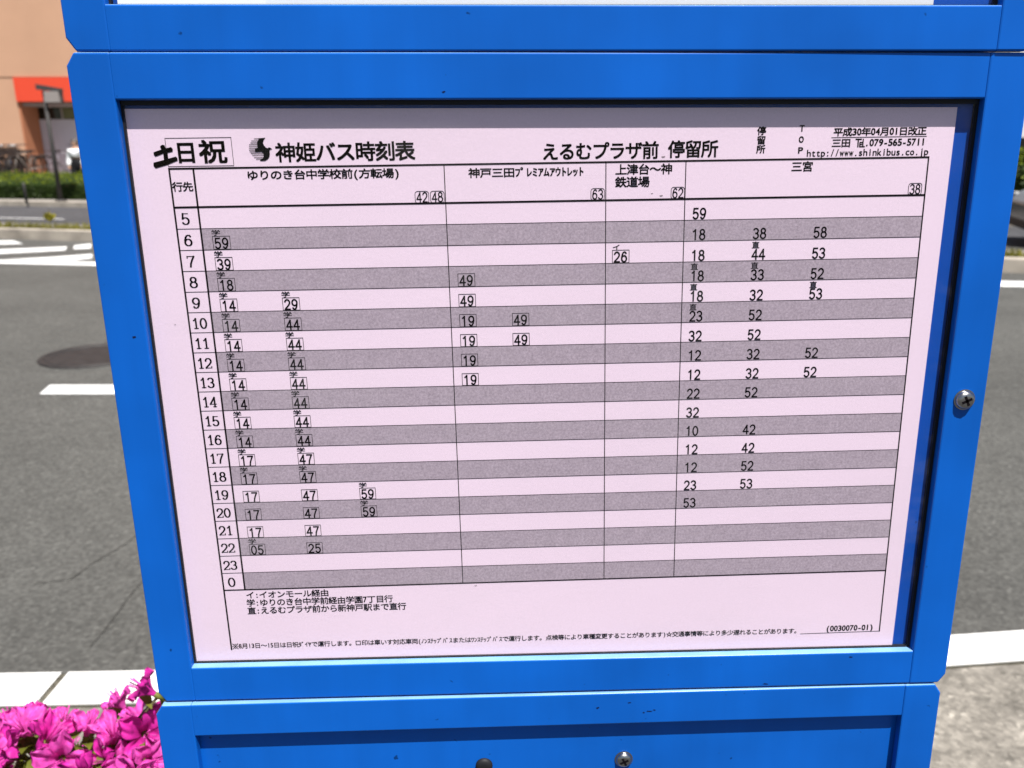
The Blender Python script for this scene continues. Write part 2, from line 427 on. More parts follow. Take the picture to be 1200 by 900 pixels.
def case(x0, x1, xi0, xi1, z0, z1, zi0, zi1, depth, yoff, rz, glazed):
    """outer x0..x1, opening xi0..xi1 (mm); front of frame at -depth"""
    k = .001
    cb = MB()   # cabinet shell with its back panel
    cb.box((x0 + 3.6) * k, (x1 - 3.6) * k, .0012, .085, mmz(z0 + 2), mmz(z1 - 2))
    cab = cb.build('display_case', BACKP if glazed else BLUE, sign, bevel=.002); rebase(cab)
    ch, cv, g = 4, 6, .04
    L = [(x0, z0 + cv), (x0 + ch, z0), (xi0 - g, z0), (xi0 - g, z1), (x0 + ch, z1), (x0, z1 - cv)]
    Rr = [(xi1 + g, z0), (x1 - ch, z0), (x1, z0 + cv), (x1, z1 - cv), (x1 - ch, z1), (xi1 + g, z1)]
    for P_, e in ((L, 0), (Rr, .0002)):
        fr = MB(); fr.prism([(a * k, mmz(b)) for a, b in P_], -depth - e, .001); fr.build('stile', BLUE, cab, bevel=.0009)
    for za, zb in ((zi1, z1), (z0, zi0)):        # rails: folded sheet, rounded front edges
        r = .0010; ya, yb = -depth, .001; A, B = mmz(za), mmz(zb)
        pr = [(yb, A), (yb, B)] + [(ya + r - r * math.sin(R(t)), B - r + r * math.cos(R(t))) for t in range(0, 91, 15)] \
            + [(ya + r - r * math.cos(R(t)), A + r - r * math.sin(R(t))) for t in range(0, 91, 15)]
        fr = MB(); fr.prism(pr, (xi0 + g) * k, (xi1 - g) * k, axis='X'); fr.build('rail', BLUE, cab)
    if glazed:
        gk = MB(); e = 1.1
        gk.box(xi0 * k, (xi0 + e) * k, -.0014, .0008, mmz(zi0), mmz(zi1))
        gk.box((xi1 - 1.8) * k, xi1 * k, -.0014, .0008, mmz(zi0), mmz(zi1))
        gk.box((xi0 + e) * k, (xi1 - 1.8) * k, -.0026, .0008, mmz(zi1 - 2.2), mmz(zi1))
        gk.box((xi0 + e) * k, (xi1 - 1.8) * k, -.0014, .0008, mmz(zi0), mmz(zi0 + .7))
        gk.build('gasket', RUBBER, cab)
        pn = MB(); pn.box((xi0 + e + .1) * k, (xi1 - 1.9) * k, -.0013, -.0006, mmz(zi0 + .8), mmz(zi1 - 2.3))
        pn.build('glazing', PANE, cab)
    cab.location.y += yoff; cab.rotation_euler.z = rz
    return cab

def screw(parent, x, z, yfront, r, h):
    """pan head with a cross recess, axis along -Y"""
    T = Matrix.Translation((x / 1000, yfront, mmz(z))) @ Matrix.Rotation(R(90), 4, 'X')
    m = MB()
    m.lathe([(r * .98, -.0006), (r, .0003), (r * .97, h * .45), (r * .82, h * .8), (r * .6, h * .96), (r * .44, h)], 28, T)
    o = m.build('screw', STEEL, parent, smooth=True)
    c = MB()
    for a in (R(25), R(115)):
        Tc = T @ Matrix.Rotation(a, 4, 'Z')
        c.box(-r * .56, r * .56, -r * .14, r * .14, h * .5, h + .00012, 0, Tc)
    c.build('cross_recess', INK, o)
    wm = MB(); wm.lathe([(r * 1.12, -.0003), (r * 1.12, .0005), (r * .9, .0006)], 28, T); wm.build('washer', STEEL, o)
    return o

upper = case(-237, 229, -216.5, 209.5, 71.0, 427.0, 91.7, 405, .0060, -.0002, R(-.32), True)
middle = case(-238, 229.2, -217, 207.5, -285.7, 70.5, -263.6, 49, .006, 0, 0, True)
lower = case(-240, 227.6, -219, 205.2, -642, -286.7, -620, -308.2, .0048, -.0026, R(.28), False)
screw(middle, 217.6, -107, -.0062, .0052, .0034)
screw(lower, 36.6, -338, .0012, .0050, .0032)
plug = MB(); plug.lathe([(.0052, -.001), (.0052, .001), (.004, .0022), (.002, .0026)], 24, Matrix.Translation((-.0495, .0012, mmz(-339.5))) @ Matrix.Rotation(R(90), 4, 'X'))
plug.build('rubber_plug', RUBBER, lower, smooth=True)
SCUFF = mat('paint_chip', (.006, .014, .06), .8, .1)
def scuff(par, x, z, y, a, b, ph):
    mb = MB(); n = 12
    mb.add([((x + a * (1 + .35 * math.sin(3 * t + ph)) * math.cos(t)) / 1000, y, mmz(z + b * (1 + .4 * math.sin(2 * t + ph)) * math.sin(t))) for t in [k * 2 * math.pi / n for k in range(n)]], [tuple(range(n))])
    mb.build('paint_chip', SCUFF, par)
for x, z, a, b, ph in ((19.3, -296.4, .9, .6, 0), (38.2, -293.4, 1.0, .45, 1), (50.2, -299.7, 1.6, .5, 2), (53.4, -298.9, .8, .4, 3), (47.1, -300.5, .6, .4, 4)): scuff(lower, x, z, -.00492, a, b, ph)
for x, z, a, b, ph in ((-223.7, -67.3, .9, .7, 1), (170, -266.5, 1.0, .5, 2), (-60, 52.5, .8, .4, 0), (120, -283.5, 1.5, .4, 3)): scuff(middle, x, z, -.00612, a, b, ph)
for sx in (-.232, .222):
    p = MB(); p.tube([(sx, .06, .1), (sx, .06, 1.80)], .028, 20); o = p.build('post', POSTM, sign, smooth=False); rebase(o)
bp = MB(); bp.prism([(-.34, -.16), (.34, -.16), (.34, .26), (-.34, .26)], .1, .16, axis='Z'); o = bp.build('base_slab', CONC, sign, bevel=.01); rebase(o)

# ------------------------------------------------------------------ printed timetable
sheet = empty('timetable_sheet', (0, 0, ZT))
tag(sheet, 'pink printed bus timetable sheet with grey row bands inside the middle blue case', 'timetable')
ps = MB(); ps.box(-.2196, .1973, 0, .0009, -.2645, .0452)
ps.build('paper', PAPER, sheet)
SK = Matrix.Rotation(R(-.62), 4, 'Y')          # the print sits slightly skewed on the sheet
DZ = -.00012
class Ink:
    def __init__(s, dy=DZ): s.mb = MB(); s.y = dy
    def P(s, x, z): return SK @ Vector((x / 1000, s.y, z / 1000))
    def tri(s, pts, faces): s.mb.add([s.P(*p) for p in pts], faces)
    def rect(s, x0, x1, z0, z1): s.tri([(x0, z0), (x1, z0), (x1, z1), (x0, z1)], [(0, 1, 2, 3)])
    def line(s, p, q, wd):
        p, q = Vector(p), Vector(q); d = q - p
        if d.length < 1e-9: return
        n = Vector((-d.y, d.x)).normalized() * wd / 2; e = d.normalized() * wd * .35
        s.tri([p - n - e, q - n + e, q + n + e, p + n - e], [(0, 1, 2, 3)])
    def poly(s, pts, wd, closed=False):
        pts = list(pts) + ([pts[0]] if closed else [])
        for a, b in zip(pts[:-1], pts[1:]): s.line(a, b, wd)
    def frame(s, x0, z0, x1, z1, wd, r=0):
        if r:
            pts = []
            for cx, cz, a0 in ((x1 - r, z1 - r, 0), (x0 + r, z1 - r, 90), (x0 + r, z0 + r, 180), (x1 - r, z0 + r, 270)):
                pts += [(cx + r * math.cos(R(a0 + t)), cz + r * math.sin(R(a0 + t))) for t in (0, 30, 60, 90)]
            s.poly(pts, wd, True)
        else: s.poly([(x0, z0), (x1, z0), (x1, z1), (x0, z1)], wd, True)
    def build(s, name, m=INK):
        me = bpy.data.meshes.new(name); me.from_pydata(s.mb.v, [], s.mb.f); me.materials.append(m)
        o = bpy.data.objects.new(name, me); COL.objects.link(o); o.parent = sheet; return o

# --- glyphs from Blender's built-in font
GL = {}
def glyph(ch, bold=0.0):
    key = (ch, bold)
    if key in GL: return GL[key]
    c = bpy.data.curves.new('g', 'FONT'); c.body = ch; c.size = 1.0; c.resolution_u = 3; c.offset = bold
    o = bpy.data.objects.new('g', c); COL.objects.link(o)
    bpy.context.view_layer.update()
    ev = o.evaluated_get(bpy.context.evaluated_depsgraph_get()); m = ev.to_mesh()
    v = [(p.co.x, p.co.y) for p in m.vertices]; f = [tuple(p.vertices) for p in m.polygons]
    ev.to_mesh_clear(); bpy.data.objects.remove(o); bpy.data.curves.remove(c)
    GL[key] = (v, f); return GL[key]
def bbox(v):
    a = [p[0] for p in v]; b = [p[1] for p in v]; return min(a), max(a), min(b), max(b)
KX0, KX1, KZ0, KZ1 = bbox(glyph('国')[0])
KC = ((KX0 + KX1) / 2, (KZ0 + KZ1) / 2); KW_ = KX1 - KX0; KH_ = KZ1 - KZ0
CELL = KW_ / .88                                  # full-width advance in glyph units
def unit(ch):
    o = ord(ch)
    return .5 if (o < 0x2000 or 0xFF61 <= o <= 0xFF9F) else 1.0
def text(ink, s, x0, x1, z0, z1, bold=.11, slope=0.0, wide=None):
    for ox, oz in ((-bold, -bold), (bold, -bold), (-bold, bold), (bold, bold)): text1(ink, s, x0 + ox, x1 + ox, z0 + oz, z1 + oz, slope)
def text1(ink, s, x0, x1, z0, z1, slope=0.0, wide=None):
    tot = sum(unit(c) for c in s)
    cell = (x1 - x0) / (tot - .10) if wide is None else wide
    x = x0 - cell * .05
    ky = (z1 - z0) / KH_; kx = cell / CELL; zc = (z0 + z1) / 2
    for c in s:
        u = unit(c)
        if c == '※':
            ink.line((x + .1 * cell, z0), (x + .9 * cell, z1), .3); ink.line((x + .1 * cell, z1), (x + .9 * cell, z0), .3)
            for da, db in ((.5, .9), (.5, .1), (.12, .5), (.88, .5)): ink.line((x + da * cell - .2, z0 + db * (z1 - z0)), (x + da * cell + .2, z0 + db * (z1 - z0)), .4)
        elif c == '℡':
            h_ = z1 - z0; zb = z0 + .02 * h_; X = lambda q: x + q * cell
            ink.line((X(.05), z0 + .95 * h_), (X(.62), z0 + .95 * h_), .4); ink.line((X(.3), z0 + .95 * h_), (X(.3), zb), .4)
            ink.poly([(X(.75), z0 + .55 * h_), (X(.5), z0 + .55 * h_), (X(.5), zb), (X(.75), zb)], .35); ink.line((X(.5), z0 + .3 * h_), (X(.7), z0 + .3 * h_), .3); ink.poly([(X(.82), z0 + .95 * h_), (X(.82), zb), (X(1.0), zb)], .35)
        elif c not in ' 　':
            v, f = glyph(c)
            if v:
                o = ord(c)
                cx = x + u * cell / 2; zz = zc + slope * (x - x0)
                if o < 0x2000:
                    a, b, d, e = bbox(v); q = min(kx, (u * cell * .84) / max(b - a, 1e-6)); mid = (a + b) / 2
                    ink.tri([(cx + (p[0] - mid) * q, zz + (p[1] - KC[1] + .03) * ky * 1.06) for p in v], f)
                elif u == .5:
                    a, b, d, e = bbox(v); hx = kx
                    ink.tri([(cx + (p[0] - CELL / 4 - (KC[0] - CELL / 2)) * hx, zz + (p[1] - KC[1]) * ky) for p in v], f)
                else:
                    ink.tri([(cx + (p[0] - KC[0]) * kx, zz + (p[1] - KC[1]) * ky) for p in v], f)
        x += u * cell

# --- stroke numerals
def arc(cx, cy, rx, ry, a0, a1, n=12):
    return [(cx + rx * math.cos(R(a0 + (a1 - a0) * i / n)), cy + ry * math.sin(R(a0 + (a1 - a0) * i / n))) for i in range(n + 1)]
six = [[(.84, .86), (.72, .97), (.55, 1.0), (.36, .94), (.2, .76), (.11, .52), (.09, .32)] , arc(.5, .31, .41, .31, 0, 360, 16)]
DG = {
 '0': [arc(.5, .5, .42, .5, 0, 360, 20)],
 '1': [[(.22, .80), (.42, .88), (.55, 1.0), (.55, 0)]],
 '2': [arc(.5, .71, .40, .29, 165, -25, 11) + [(.66, .40), (.2, .10), (.08, 0), (.94, 0)]],
 '3': [arc(.47, .755, .38, .245, 155, -90, 12), arc(.47, .265, .43, .265, 90, -155, 12)],
 '4': [[(.70, 0), (.70, 1), (.04, .28), (.98, .28)]],
 '5': [[(.87, 1), (.22, 1), (.14, .52)] + arc(.48, .31, .42, .31, 128, -150, 14)],
 '6': six,
 '7': [[(.06, 1), (.94, 1), (.66, .62), (.48, .3), (.42, 0)]],
 '8': [arc(.5, .77, .34, .23, 0, 360, 16), arc(.5, .27, .42, .27, 0, 360, 16)],
 '9': [[(1 - a, 1 - b) for a, b in p] for p in six],
}
def digits(ink, s, x0, z0, cw, h, adv, wd, serif=False):
    for i, c in enumerate(s):
        for path in DG[c]:
            P = [(x0 + i * adv + a * cw, z0 + b * h) for a, b in path]
            for p, q in zip(P[:-1], P[1:]):
                t = wd
                if serif:
                    d = Vector(q) - Vector(p); t = wd * (.45 + .75 * abs(d.y) / (d.length + 1e-9))
                ink.line(p, q, t)
        if serif:
            xx = x0 + i * adv
            if c == '1': ink.line((xx + .25 * cw, z0), (xx + .85 * cw, z0), wd * .55)
            if c == '4': ink.line((xx + .45 * cw, z0), (xx + .95 * cw, z0), wd * .5)
            if c == '7': ink.line((xx + .08 * cw, z0 + h), (xx + .08 * cw, z0 + .84 * h), wd * .7)
            if c == '2': ink.line((xx + .93 * cw, z0), (xx + .95 * cw, z0 + .15 * h), wd * .7); ink.line((xx + .14 * cw, z0 + .72 * h), (xx + .14 * cw, z0 + .78 * h), wd)

RH = 10.7514
TX0, TDIV, TC1, TC2, TC3, TX1 = -197.7, -185.8, -61.3, 20.3, 61.0, 185.7
sh = Ink(-.00006)
for r in range(1, 20, 2): sh.rect(TDIV, TX1, -RH * (r + 1), -RH * r)
sh.build('row_shading', GREYB)
g = Ink()
g.line((TX0, 18.9), (TX1, 18.9), .9)
g.line((TX0, 0), (TX1, 0), 1.0)
for r in range(1, 20): g.line((TX0, -RH * r), (TX1, -RH * r), .30)
g.line((TX0, -RH * 20), (TX1, -RH * 20), .75)
g.line((TX0, 18.9), (TX0, -253.6), .9)
g.line((TDIV, 18.9), (TDIV, -RH * 20), .95)
for x in (TC1, TC2, TC3): g.line((x, 18.9), (x, -RH * 20), .44)
g.line((TX1, 18.9), (TX1, -255.2), .7)
g.line((138, -255.4), (TX1, -255.2), .32)
g.line((134.7, 29.2), (183.5, 29.2), .28)
g.frame(-197.8, 20.0, -165.6, 33.5, .26)
g.build('table_grid')

def piece(name, fn):
    k_ = Ink(); fn(k_); k_.build(name)
piece('day_heading_text', lambda k: (text(k, '日', -193.2, -183.6, 21.7, 31.2, .30), text(k, '祝', -181.2, -169.2, 21.5, 31.8, .30)))
piece('title_text', lambda k: text(k, '神姫バス時刻表', -143.9, -76.0, 21.4, 30.0, .22))
piece('stop_name_text', lambda k: (text(k, 'えるむプラザ前', -11.6, 46.6, 20.3, 28.2, .18), text(k, '停留所', 52.2, 76.7, 20.6, 28.4, .18)))
piece('code_caption_text', lambda k: [text(k, c, x, x + 4.0, z, z + 3.8) for c, x, z in (('停', 96.9, 31.0), ('留', 96.9, 26.5), ('所', 96.9, 22.1))])
piece('code_caption_text', lambda k: [text(k, c, 118.2, 120.4, z - .2, z + 3.3) for c, z in (('T', 32.3), ('O', 26.9), ('P', 21.6))])
piece('contact_text', lambda k: (text(k, '平成30年04月01日改正', 135.8, 183.0, 29.9, 33.7), text(k, '三田 ℡.079-565-5711', 135.3, 183.0, 24.5, 28.4), text(k, 'http://www.shinkibus.co.jp', 122.7, 185.1, 19.7, 23.7, .06)))
def route(k, s_, x):
    k.frame(x, .1, x + 6.9, 6.0, .28, 1.3); digits(k, s_, x + .75, .75, 2.5, 4.6, 2.95, .58)
piece('row_heading_text', lambda k: text(k, '行先', -196.9, -187.2, 7.9, 12.2))
piece('destination_text', lambda k: text(k, 'ゆりのき台中学校前(方転場)', -159.6, -83.9, 12.9, 17.3))
piece('destination_text', lambda k: text(k, '神戸三田ﾌﾟﾚﾐｱﾑｱｳﾄﾚｯﾄ', -48.9, 9.0, 12.3, 16.7))
piece('destination_text', lambda k: (text(k, '上津台～神', 25.4, 53.9, 12.6, 17.5), text(k, '鉄道場', 25.3, 42.3, 6.4, 11.3)))
piece('destination_text', lambda k: text(k, '三宮', 115.4, 126.0, 12.8, 17.5))
for s_, x in (('42', -76.6), ('48', -68.8), ('63', 12.7), ('62', 53.8), ('38', 176.8)): piece('route_number', lambda k: route(k, s_, x))

hr = Ink()
for r, hname in enumerate(list(range(5, 24)) + [0]):
    s_ = str(hname); z = -RH * (r + 1) + 2.35
    if len(s_) == 1: digits(hr, s_, -194.7, z, 3.9, 5.3, 4, .80, True)
    else: digits(hr, s_, -196.1, z, 3.5, 5.2, 4.0, .78, True)
hr.build('hour_text')

tm = Ink()
def put(col, hour, items):
    r = hour - 5; bot = -RH * (r + 1)
    for it in items:
        k, s_ = it[0], it[1]; kan = it[2] if len(it) > 2 else ''
        if col < 3:
            x0 = {0: -180.4 + 32.1 * k, 1: -56.7 + 27.8 * k, 2: 23.9}[col]
            tm.frame(x0, bot + .25, x0 + 8.7, bot + 6.8, .28)
            digits(tm, s_, x0 + .85, bot + .75, 3.0, 5.0, 3.75, .80)
            if kan == '学': text(tm, '学', x0 - .1, x0 + 4.0, bot + 7.1, bot + 9.9, .045)
            if kan == 'イ': text(tm, 'イ', x0 + .2, x0 + 3.9, bot + 6.9, bot + 9.6, .06)
        else:
            x0 = 65.3 + 31.85 * k
            digits(tm, s_, x0, bot + .75, 3.05, 5.1, 3.75, .80)
            if kan == '直': text(tm, '直', x0 - .1, x0 + 3.5, bot + 6.4, bot + 9.8, .045)
A = '学'; D = '直'
for h, it in {6: [(0, '59', A)], 7: [(0, '39', A)], 8: [(0, '18', A)], 9: [(0, '14', A), (1, '29', A)], **{h: [(0, '14', A), (1, '44', A)] for h in range(10, 17)},
              17: [(0, '17', A), (1, '47', A)], 18: [(0, '17', A), (1, '47', A)], 19: [(0, '17'), (1, '47'), (2, '59', A)], 20: [(0, '17'), (1, '47'), (2, '59', A)],
              21: [(0, '17'), (1, '47')], 22: [(0, '05', A), (1, '25')]}.items(): put(0, h, it)
for h, it in {8: [(0, '49')], 9: [(0, '49')], 10: [(0, '19'), (1, '49')], 11: [(0, '19'), (1, '49')], 12: [(0, '19')], 13: [(0, '19')]}.items(): put(1, h, it)
put(2, 7, [(0, '26', 'イ')])
for h, it in {5: [(0, '59')], 6: [(0, '18'), (1, '38'), (2, '58')], 7: [(0, '18'), (1, '44', D), (2, '53')], 8: [(0, '18', D), (1, '33', D), (2, '52')],
              9: [(0, '18', D), (1, '32'), (2, '53', D)], 10: [(0, '23', D), (1, '52')], 11: [(0, '32'), (1, '52')], 12: [(0, '12'), (1, '32'), (2, '52')],
              13: [(0, '12'), (1, '32'), (2, '52')], 14: [(0, '22'), (1, '52')], 15: [(0, '32')], 16: [(0, '10'), (1, '42')], 17: [(0, '12'), (1, '42')],
              18: [(0, '12'), (1, '52')], 19: [(0, '23'), (1, '53')], 20: [(0, '53')]}.items(): put(3, h, it)
tm.build('departure_time_text')

nt_ = Ink()
text(nt_, 'イ:イオンモール経由', -185.4, -138.6, -220.7, -216.5, .075)
text(nt_, '学:ゆりのき台中学前経由学園7丁目行', -185.6, -102.3, -225.8, -221.5, .075)
text(nt_, '直:えるむプラザ前から新神戸駅まで直行', -185.6, -94.9, -230.9, -226.6, .075)
text(nt_, '※8月13日～15日は日祝ﾀﾞｲﾔで運行します。□印は車いす対応車両(ﾉﾝｽﾃｯﾌﾟﾊﾞｽまたはﾜﾝｽﾃｯﾌﾟﾊﾞｽで運行します。点検等により車種変更することがあります)☆交通事情等により多少遅れることがあります。', -196.9, 137.7, -253.2, -249.9, bold=.05, slope=-.0052)
text(nt_, '(0030070-01)', 153.5, 181.6, -254.6, -250.4)
nt_.build('note_text')

# hand written character and the round bird emblem
mk = Ink(-.00018)
def blob(path, wds):
    for (p, a), (q, b) in zip(zip(path[:-1], wds[:-1]), zip(path[1:], wds[1:])):
        n = 6
        for i in range(n):
            t0 = i / n; t1 = (i + 1) / n
            P = Vector(p).lerp(Vector(q), t0); Q = Vector(p).lerp(Vector(q), t1); mk.line(P, Q, a + (b - a) * t0)
    for p, a in zip(path, wds):
        mk.tri([(p[0] + a / 2 * math.cos(2 * math.pi * k / 14), p[1] + a / 2 * math.sin(2 * math.pi * k / 14)) for k in range(14)], [tuple(range(14))])
def tz(px, py): return (-205.2 + (px - 100) / 240 * 12.3, 30.2 - (py - 200) / 260 * 10.6)
blob([tz(140, 300), tz(200, 275), tz(285, 252)], [2.2, 2.0, 2.3])
blob([tz(215, 222), tz(232, 290), tz(232, 390)], [2.3, 2.1, 2.3])
blob([tz(130, 430), tz(220, 402), tz(322, 362)], [2.8, 2.6, 2.0])
mk.build('handwritten_mark', MARKER); mk = Ink(-.00018)
def bz(px, py): return (-157.2 + (px - 180) * .0228, 33.2 - (py - 165) * .0190)
mk.tri([bz(*p) for p in ((400, 182), (555, 170), (510, 225), (490, 300), (505, 360), (545, 420), (580, 435), (610, 410), (640, 425), (680, 462), (640, 465), (618, 490), (612, 590), (600, 650), (560, 710), (500, 750), (430, 755), (385, 745), (410, 700), (455, 690), (475, 640), (475, 560), (440, 525), (300, 530), (305, 430), (365, 420), (360, 300), (380, 240), (405, 215))], [tuple(range(29))])
for y, a, b in ((192, 310, 410), (245, 248, 400), (294, 225, 375), (338, 192, 370), (386, 185, 370), (437, 180, 315), (480, 183, 310), (522, 190, 320), (560, 212, 465), (606, 235, 478), (662, 270, 460), (705, 310, 420)):
    mk.line(bz(a, y), bz(b, y), .27)
mk.build('emblem', MARKER)

SMUD = mat('smudge', (.33, .26, .29), .8, .1)
for (x, z, a, b) in ((49.4, 21.0, .9, .5), (48.7, 1.8, .8, .45), (44.0, 3.0, .5, .3), (-54.0, -217.0, .7, .35), (-40.0, -12.0, .4, .25), (120.0, -20.0, .5, .3), (-205.0, -60.0, .4, .3)):
    q = Ink(-.0001); q.tri([(x + a * (1 + .25 * math.sin(3 * t)) * math.cos(t), z + b * (1 + .3 * math.sin(2 * t + 1)) * math.sin(t)) for t in [k * .449 for k in range(14)]], [tuple(range(14))]); q.build('smudge', SMUD)

# white sheet in the upper case
ws = MB(); ws.box(-.2126, .1975, 0, .0009, .0922, .396)
wsh = ws.build('notice_sheet', WHITEP, loc=(0, 0, ZT)); tag(wsh, 'white paper notice in the upper blue case, only its bottom edge visible', 'notice')

# ------------------------------------------------------------------ azalea in front of the kerb
def petal_mat():
    m = leaf_mat('azalea_petal', (.58, .022, .31), .28, (110, .45, 4))
    return m
PETAL = petal_mat()
PETAL2 = leaf_mat('azalea_petal_pale', (.70, .075, .43), .25, (130, .45, 5))
AZLEAF = leaf_mat('azalea_leaf', (.14, .16, .018), .35, (25, .35, 3))
STEM = mat('azalea_twig', (.12, .10, .05), .8, .2)
CALYX = leaf_mat('azalea_calyx', (.20, .22, .04), .3)
def flower_mesh(seed, size=.031, closed=0.0):
    r = random.Random(seed); mb = MB()
    NU, NV = 11, 11
    for k in range(5):
        a0 = 2 * math.pi * k / 5 + r.uniform(-.08, .08); ln = size * r.uniform(.9, 1.08); ph = r.uniform(0, 6.28); tw = r.uniform(-.15, .15)
        curl = r.uniform(.5, 1.2)
        vs = []
        for j in range(NV):
            v = j / (NV - 1)
            rad = .0025 + (ln * (1 - .55 * closed)) * (v ** 1.45)
            hgt = .030 * (v ** .72) - .010 * curl * (1 - closed) * max(0, v - .5) ** 1.5 * 2.4
            lobe = 1.0 if v < .45 else max(0.02, 1 - ((v - .45) / .55) ** 2.8) ** .62
            hw = (R(39) * (1 - .10 * v)) * lobe
            for i in range(NU):
                u = -1 + 2 * i / (NU - 1)
                a = a0 + u * hw + tw * v
                rr = rad * (1 - .10 * u * u * v)
                ruf = .0045 * math.sin(5.0 * u + ph + 3 * v) * v * v + .0030 * math.sin(10 * u + 2 * ph - 5 * v) * v ** 2
                fold = -.0030 * abs(u) ** 1.5 * math.sin(math.pi * min(1, v * 1.1))
                vs.append((rr * math.cos(a), rr * math.sin(a), hgt + ruf - fold))
        fs = [(j * NU + i, j * NU + i + 1, (j + 1) * NU + i + 1, (j + 1) * NU + i) for j in range(NV - 1) for i in range(NU - 1)]
        mb.add(vs, fs, 0)
    return mb
def flower_parts(seed, closed=0.0):
    pm_ = PETAL if seed % 2 else PETAL2
    mb = flower_mesh(seed, .031 if seed % 2 else .028, closed)
    c = MB(); c.lathe([(.0008, -.010), (.0016, -.006), (.0034, -.002), (.0036, .003), (.0030, .006)], 8)
    s = MB(); r = random.Random(seed)
    for k in range(5):
        a = 2 * math.pi * k / 5 + .3; b = .004 + .004 * r.random()
        s.tube([(0, 0, .004), (.4 * b * math.cos(a), .4 * b * math.sin(a), .02), (b * math.cos(a), b * math.sin(a), .036 + .004 * r.random())], [.0005, .0005, .0009], 5)
    return mb, c, s, pm_
bush = empty('azalea_bush', (-.82, .30, .1))
tag(bush, 'magenta flowering azalea bush left of the blue sign by the kerb', 'shrub')
protos = {}
def flower(pos, direction, seed, scale=1.0, spin=None, closed=0.0):
    key = (seed % 6, closed > .3)
    if key not in protos:
        mb, c, s, pm_ = flower_parts(seed % 6 + 1, closed)
        fo = mb.build('flower', pm_, smooth=True); co = c.build('calyx', CALYX, fo, smooth=True); st = s.build('stamens', PETAL2, fo, smooth=True)
        protos[key] = (fo.data, co.data, st.data); bpy.data.objects.remove(st); bpy.data.objects.remove(co); bpy.data.objects.remove(fo)
    q = Vector(direction).to_track_quat('Z', 'Y').to_matrix().to_4x4()
    fo = None
    M_ = Matrix.Translation(Vector(pos) - Vector((-.82, .30, .1))) @ q @ Matrix.Rotation(spin if spin is not None else rnd.uniform(0, 6.28), 4, 'Z') @ Matrix.Scale(scale, 4)
    for i, (nm, me) in enumerate(zip(('flower', 'calyx', 'stamens'), protos[key])):
        o = bpy.data.objects.new(nm, me); COL.objects.link(o)
        if i == 0: o.parent = bush; o.matrix_local = M_; fo = o
        else: o.parent = fo
BC = Vector((-.83, .27, .42)); BR = Vector((.50, .30, .41))
def dome(th_, ph):
    n = Vector((math.cos(ph) * math.sin(th_), math.sin(ph) * math.sin(th_), math.cos(th_)))
    return BC + Vector((n.x * BR.x, n.y * BR.y, n.z * BR.z)), Vector((n.x / BR.x, n.y / BR.y, n.z / BR.z)).normalized()
fpos = []
hero = [((-0.507, 0.27, 0.884), (-0.2, -0.3, 0.9)),
        ((-0.472, 0.26, 0.881), (0.6, -0.1, 0.7)),
        ((-0.441, 0.27, 0.886), (0.3, 0.1, 1)),
        ((-0.477, 0.3, 0.874), (-0.8, -0.2, 0.6)),
        ((-0.415, 0.26, 0.883), (0.0, -0.1, 1)),
        ((-0.376, 0.25, 0.938), (-0.8, 0.0, 0.55)),
        ((-0.398, 0.27, 0.886), (-0.5, -0.3, 0.8)),
        ((-0.378, 0.25, 0.886), (0.5, -0.7, 0.4)),
        ((-0.485, 0.25, 0.868), (0.2, -0.9, 0.4)),
        ((-0.511, 0.25, 0.873), (-0.7, -0.6, 0.5)),
        ((-0.456, 0.24, 0.867), (0.3, -0.8, 0.3)),
        ((-0.424, 0.24, 0.866), (-0.6, -0.7, 0.5)),
        ((-0.396, 0.24, 0.865), (0.5, -0.6, 0.6)),
        ((-0.49, 0.23, 0.863), (0, -1, 0.3)),
        ((-0.367, 0.23, 0.871), (0.7, -0.5, 0.3)),
        ((-0.428, 0.22, 0.863), (-0.3, -0.9, 0.2)),
        ((-0.401, 0.22, 0.862), (0.4, -0.9, 0.3)),
        ((-0.462, 0.22, 0.864), (0.5, -0.8, 0.2)),
        ((-0.378, 0.22, 0.861), (-0.2, -0.9, 0.3)),
        ((-0.521, 0.31, 0.86), (0.1, 0.3, 0.9)),
        ((-0.538, 0.3, 0.869), (-0.4, 0.2, 0.9))]
for i, (p, d) in enumerate(hero):
    if i in (3, 8, 13, 16, 17): continue
    p = Vector(p) - Vector(d).normalized() * .017; flower(p, d, i * 5 + 1, .86 + .10 * math.sin(i * 2.1), closed=.5 if i in (1, 2, 4, 5, 8, 12) else 0.0); fpos.append(p)
for p, d, c in (((-.487, .30, .852), (.2, .2, 1), .5), ((-.425, .31, .868), (-.5, .1, .9), .55), ((-.455, .22, .838), (-.2, -.9, .5), .2), ((-.50, .22, .836), (.6, -.6, .5), .4), ((-.39, .21, .842), (-.5, -.8, .4), .5)):
    flower(p, d, int(1000 * abs(p[0])), .72, closed=c); fpos.append(Vector(p))
k = 0
while len(fpos) < 92:
    p, n = dome(rnd.uniform(.1, 1.5), rnd.uniform(0, 6.283))
    if p.x > -.54 and p.z > .62: continue
    if min((p - q).length for q in fpos) < .045: continue
    flower(p, n + Vector((rnd.gauss(0, .3), rnd.gauss(0, .3), .3)), rnd.randrange(60), rnd.uniform(.9, 1.1)); fpos.append(p)
lf = MB()
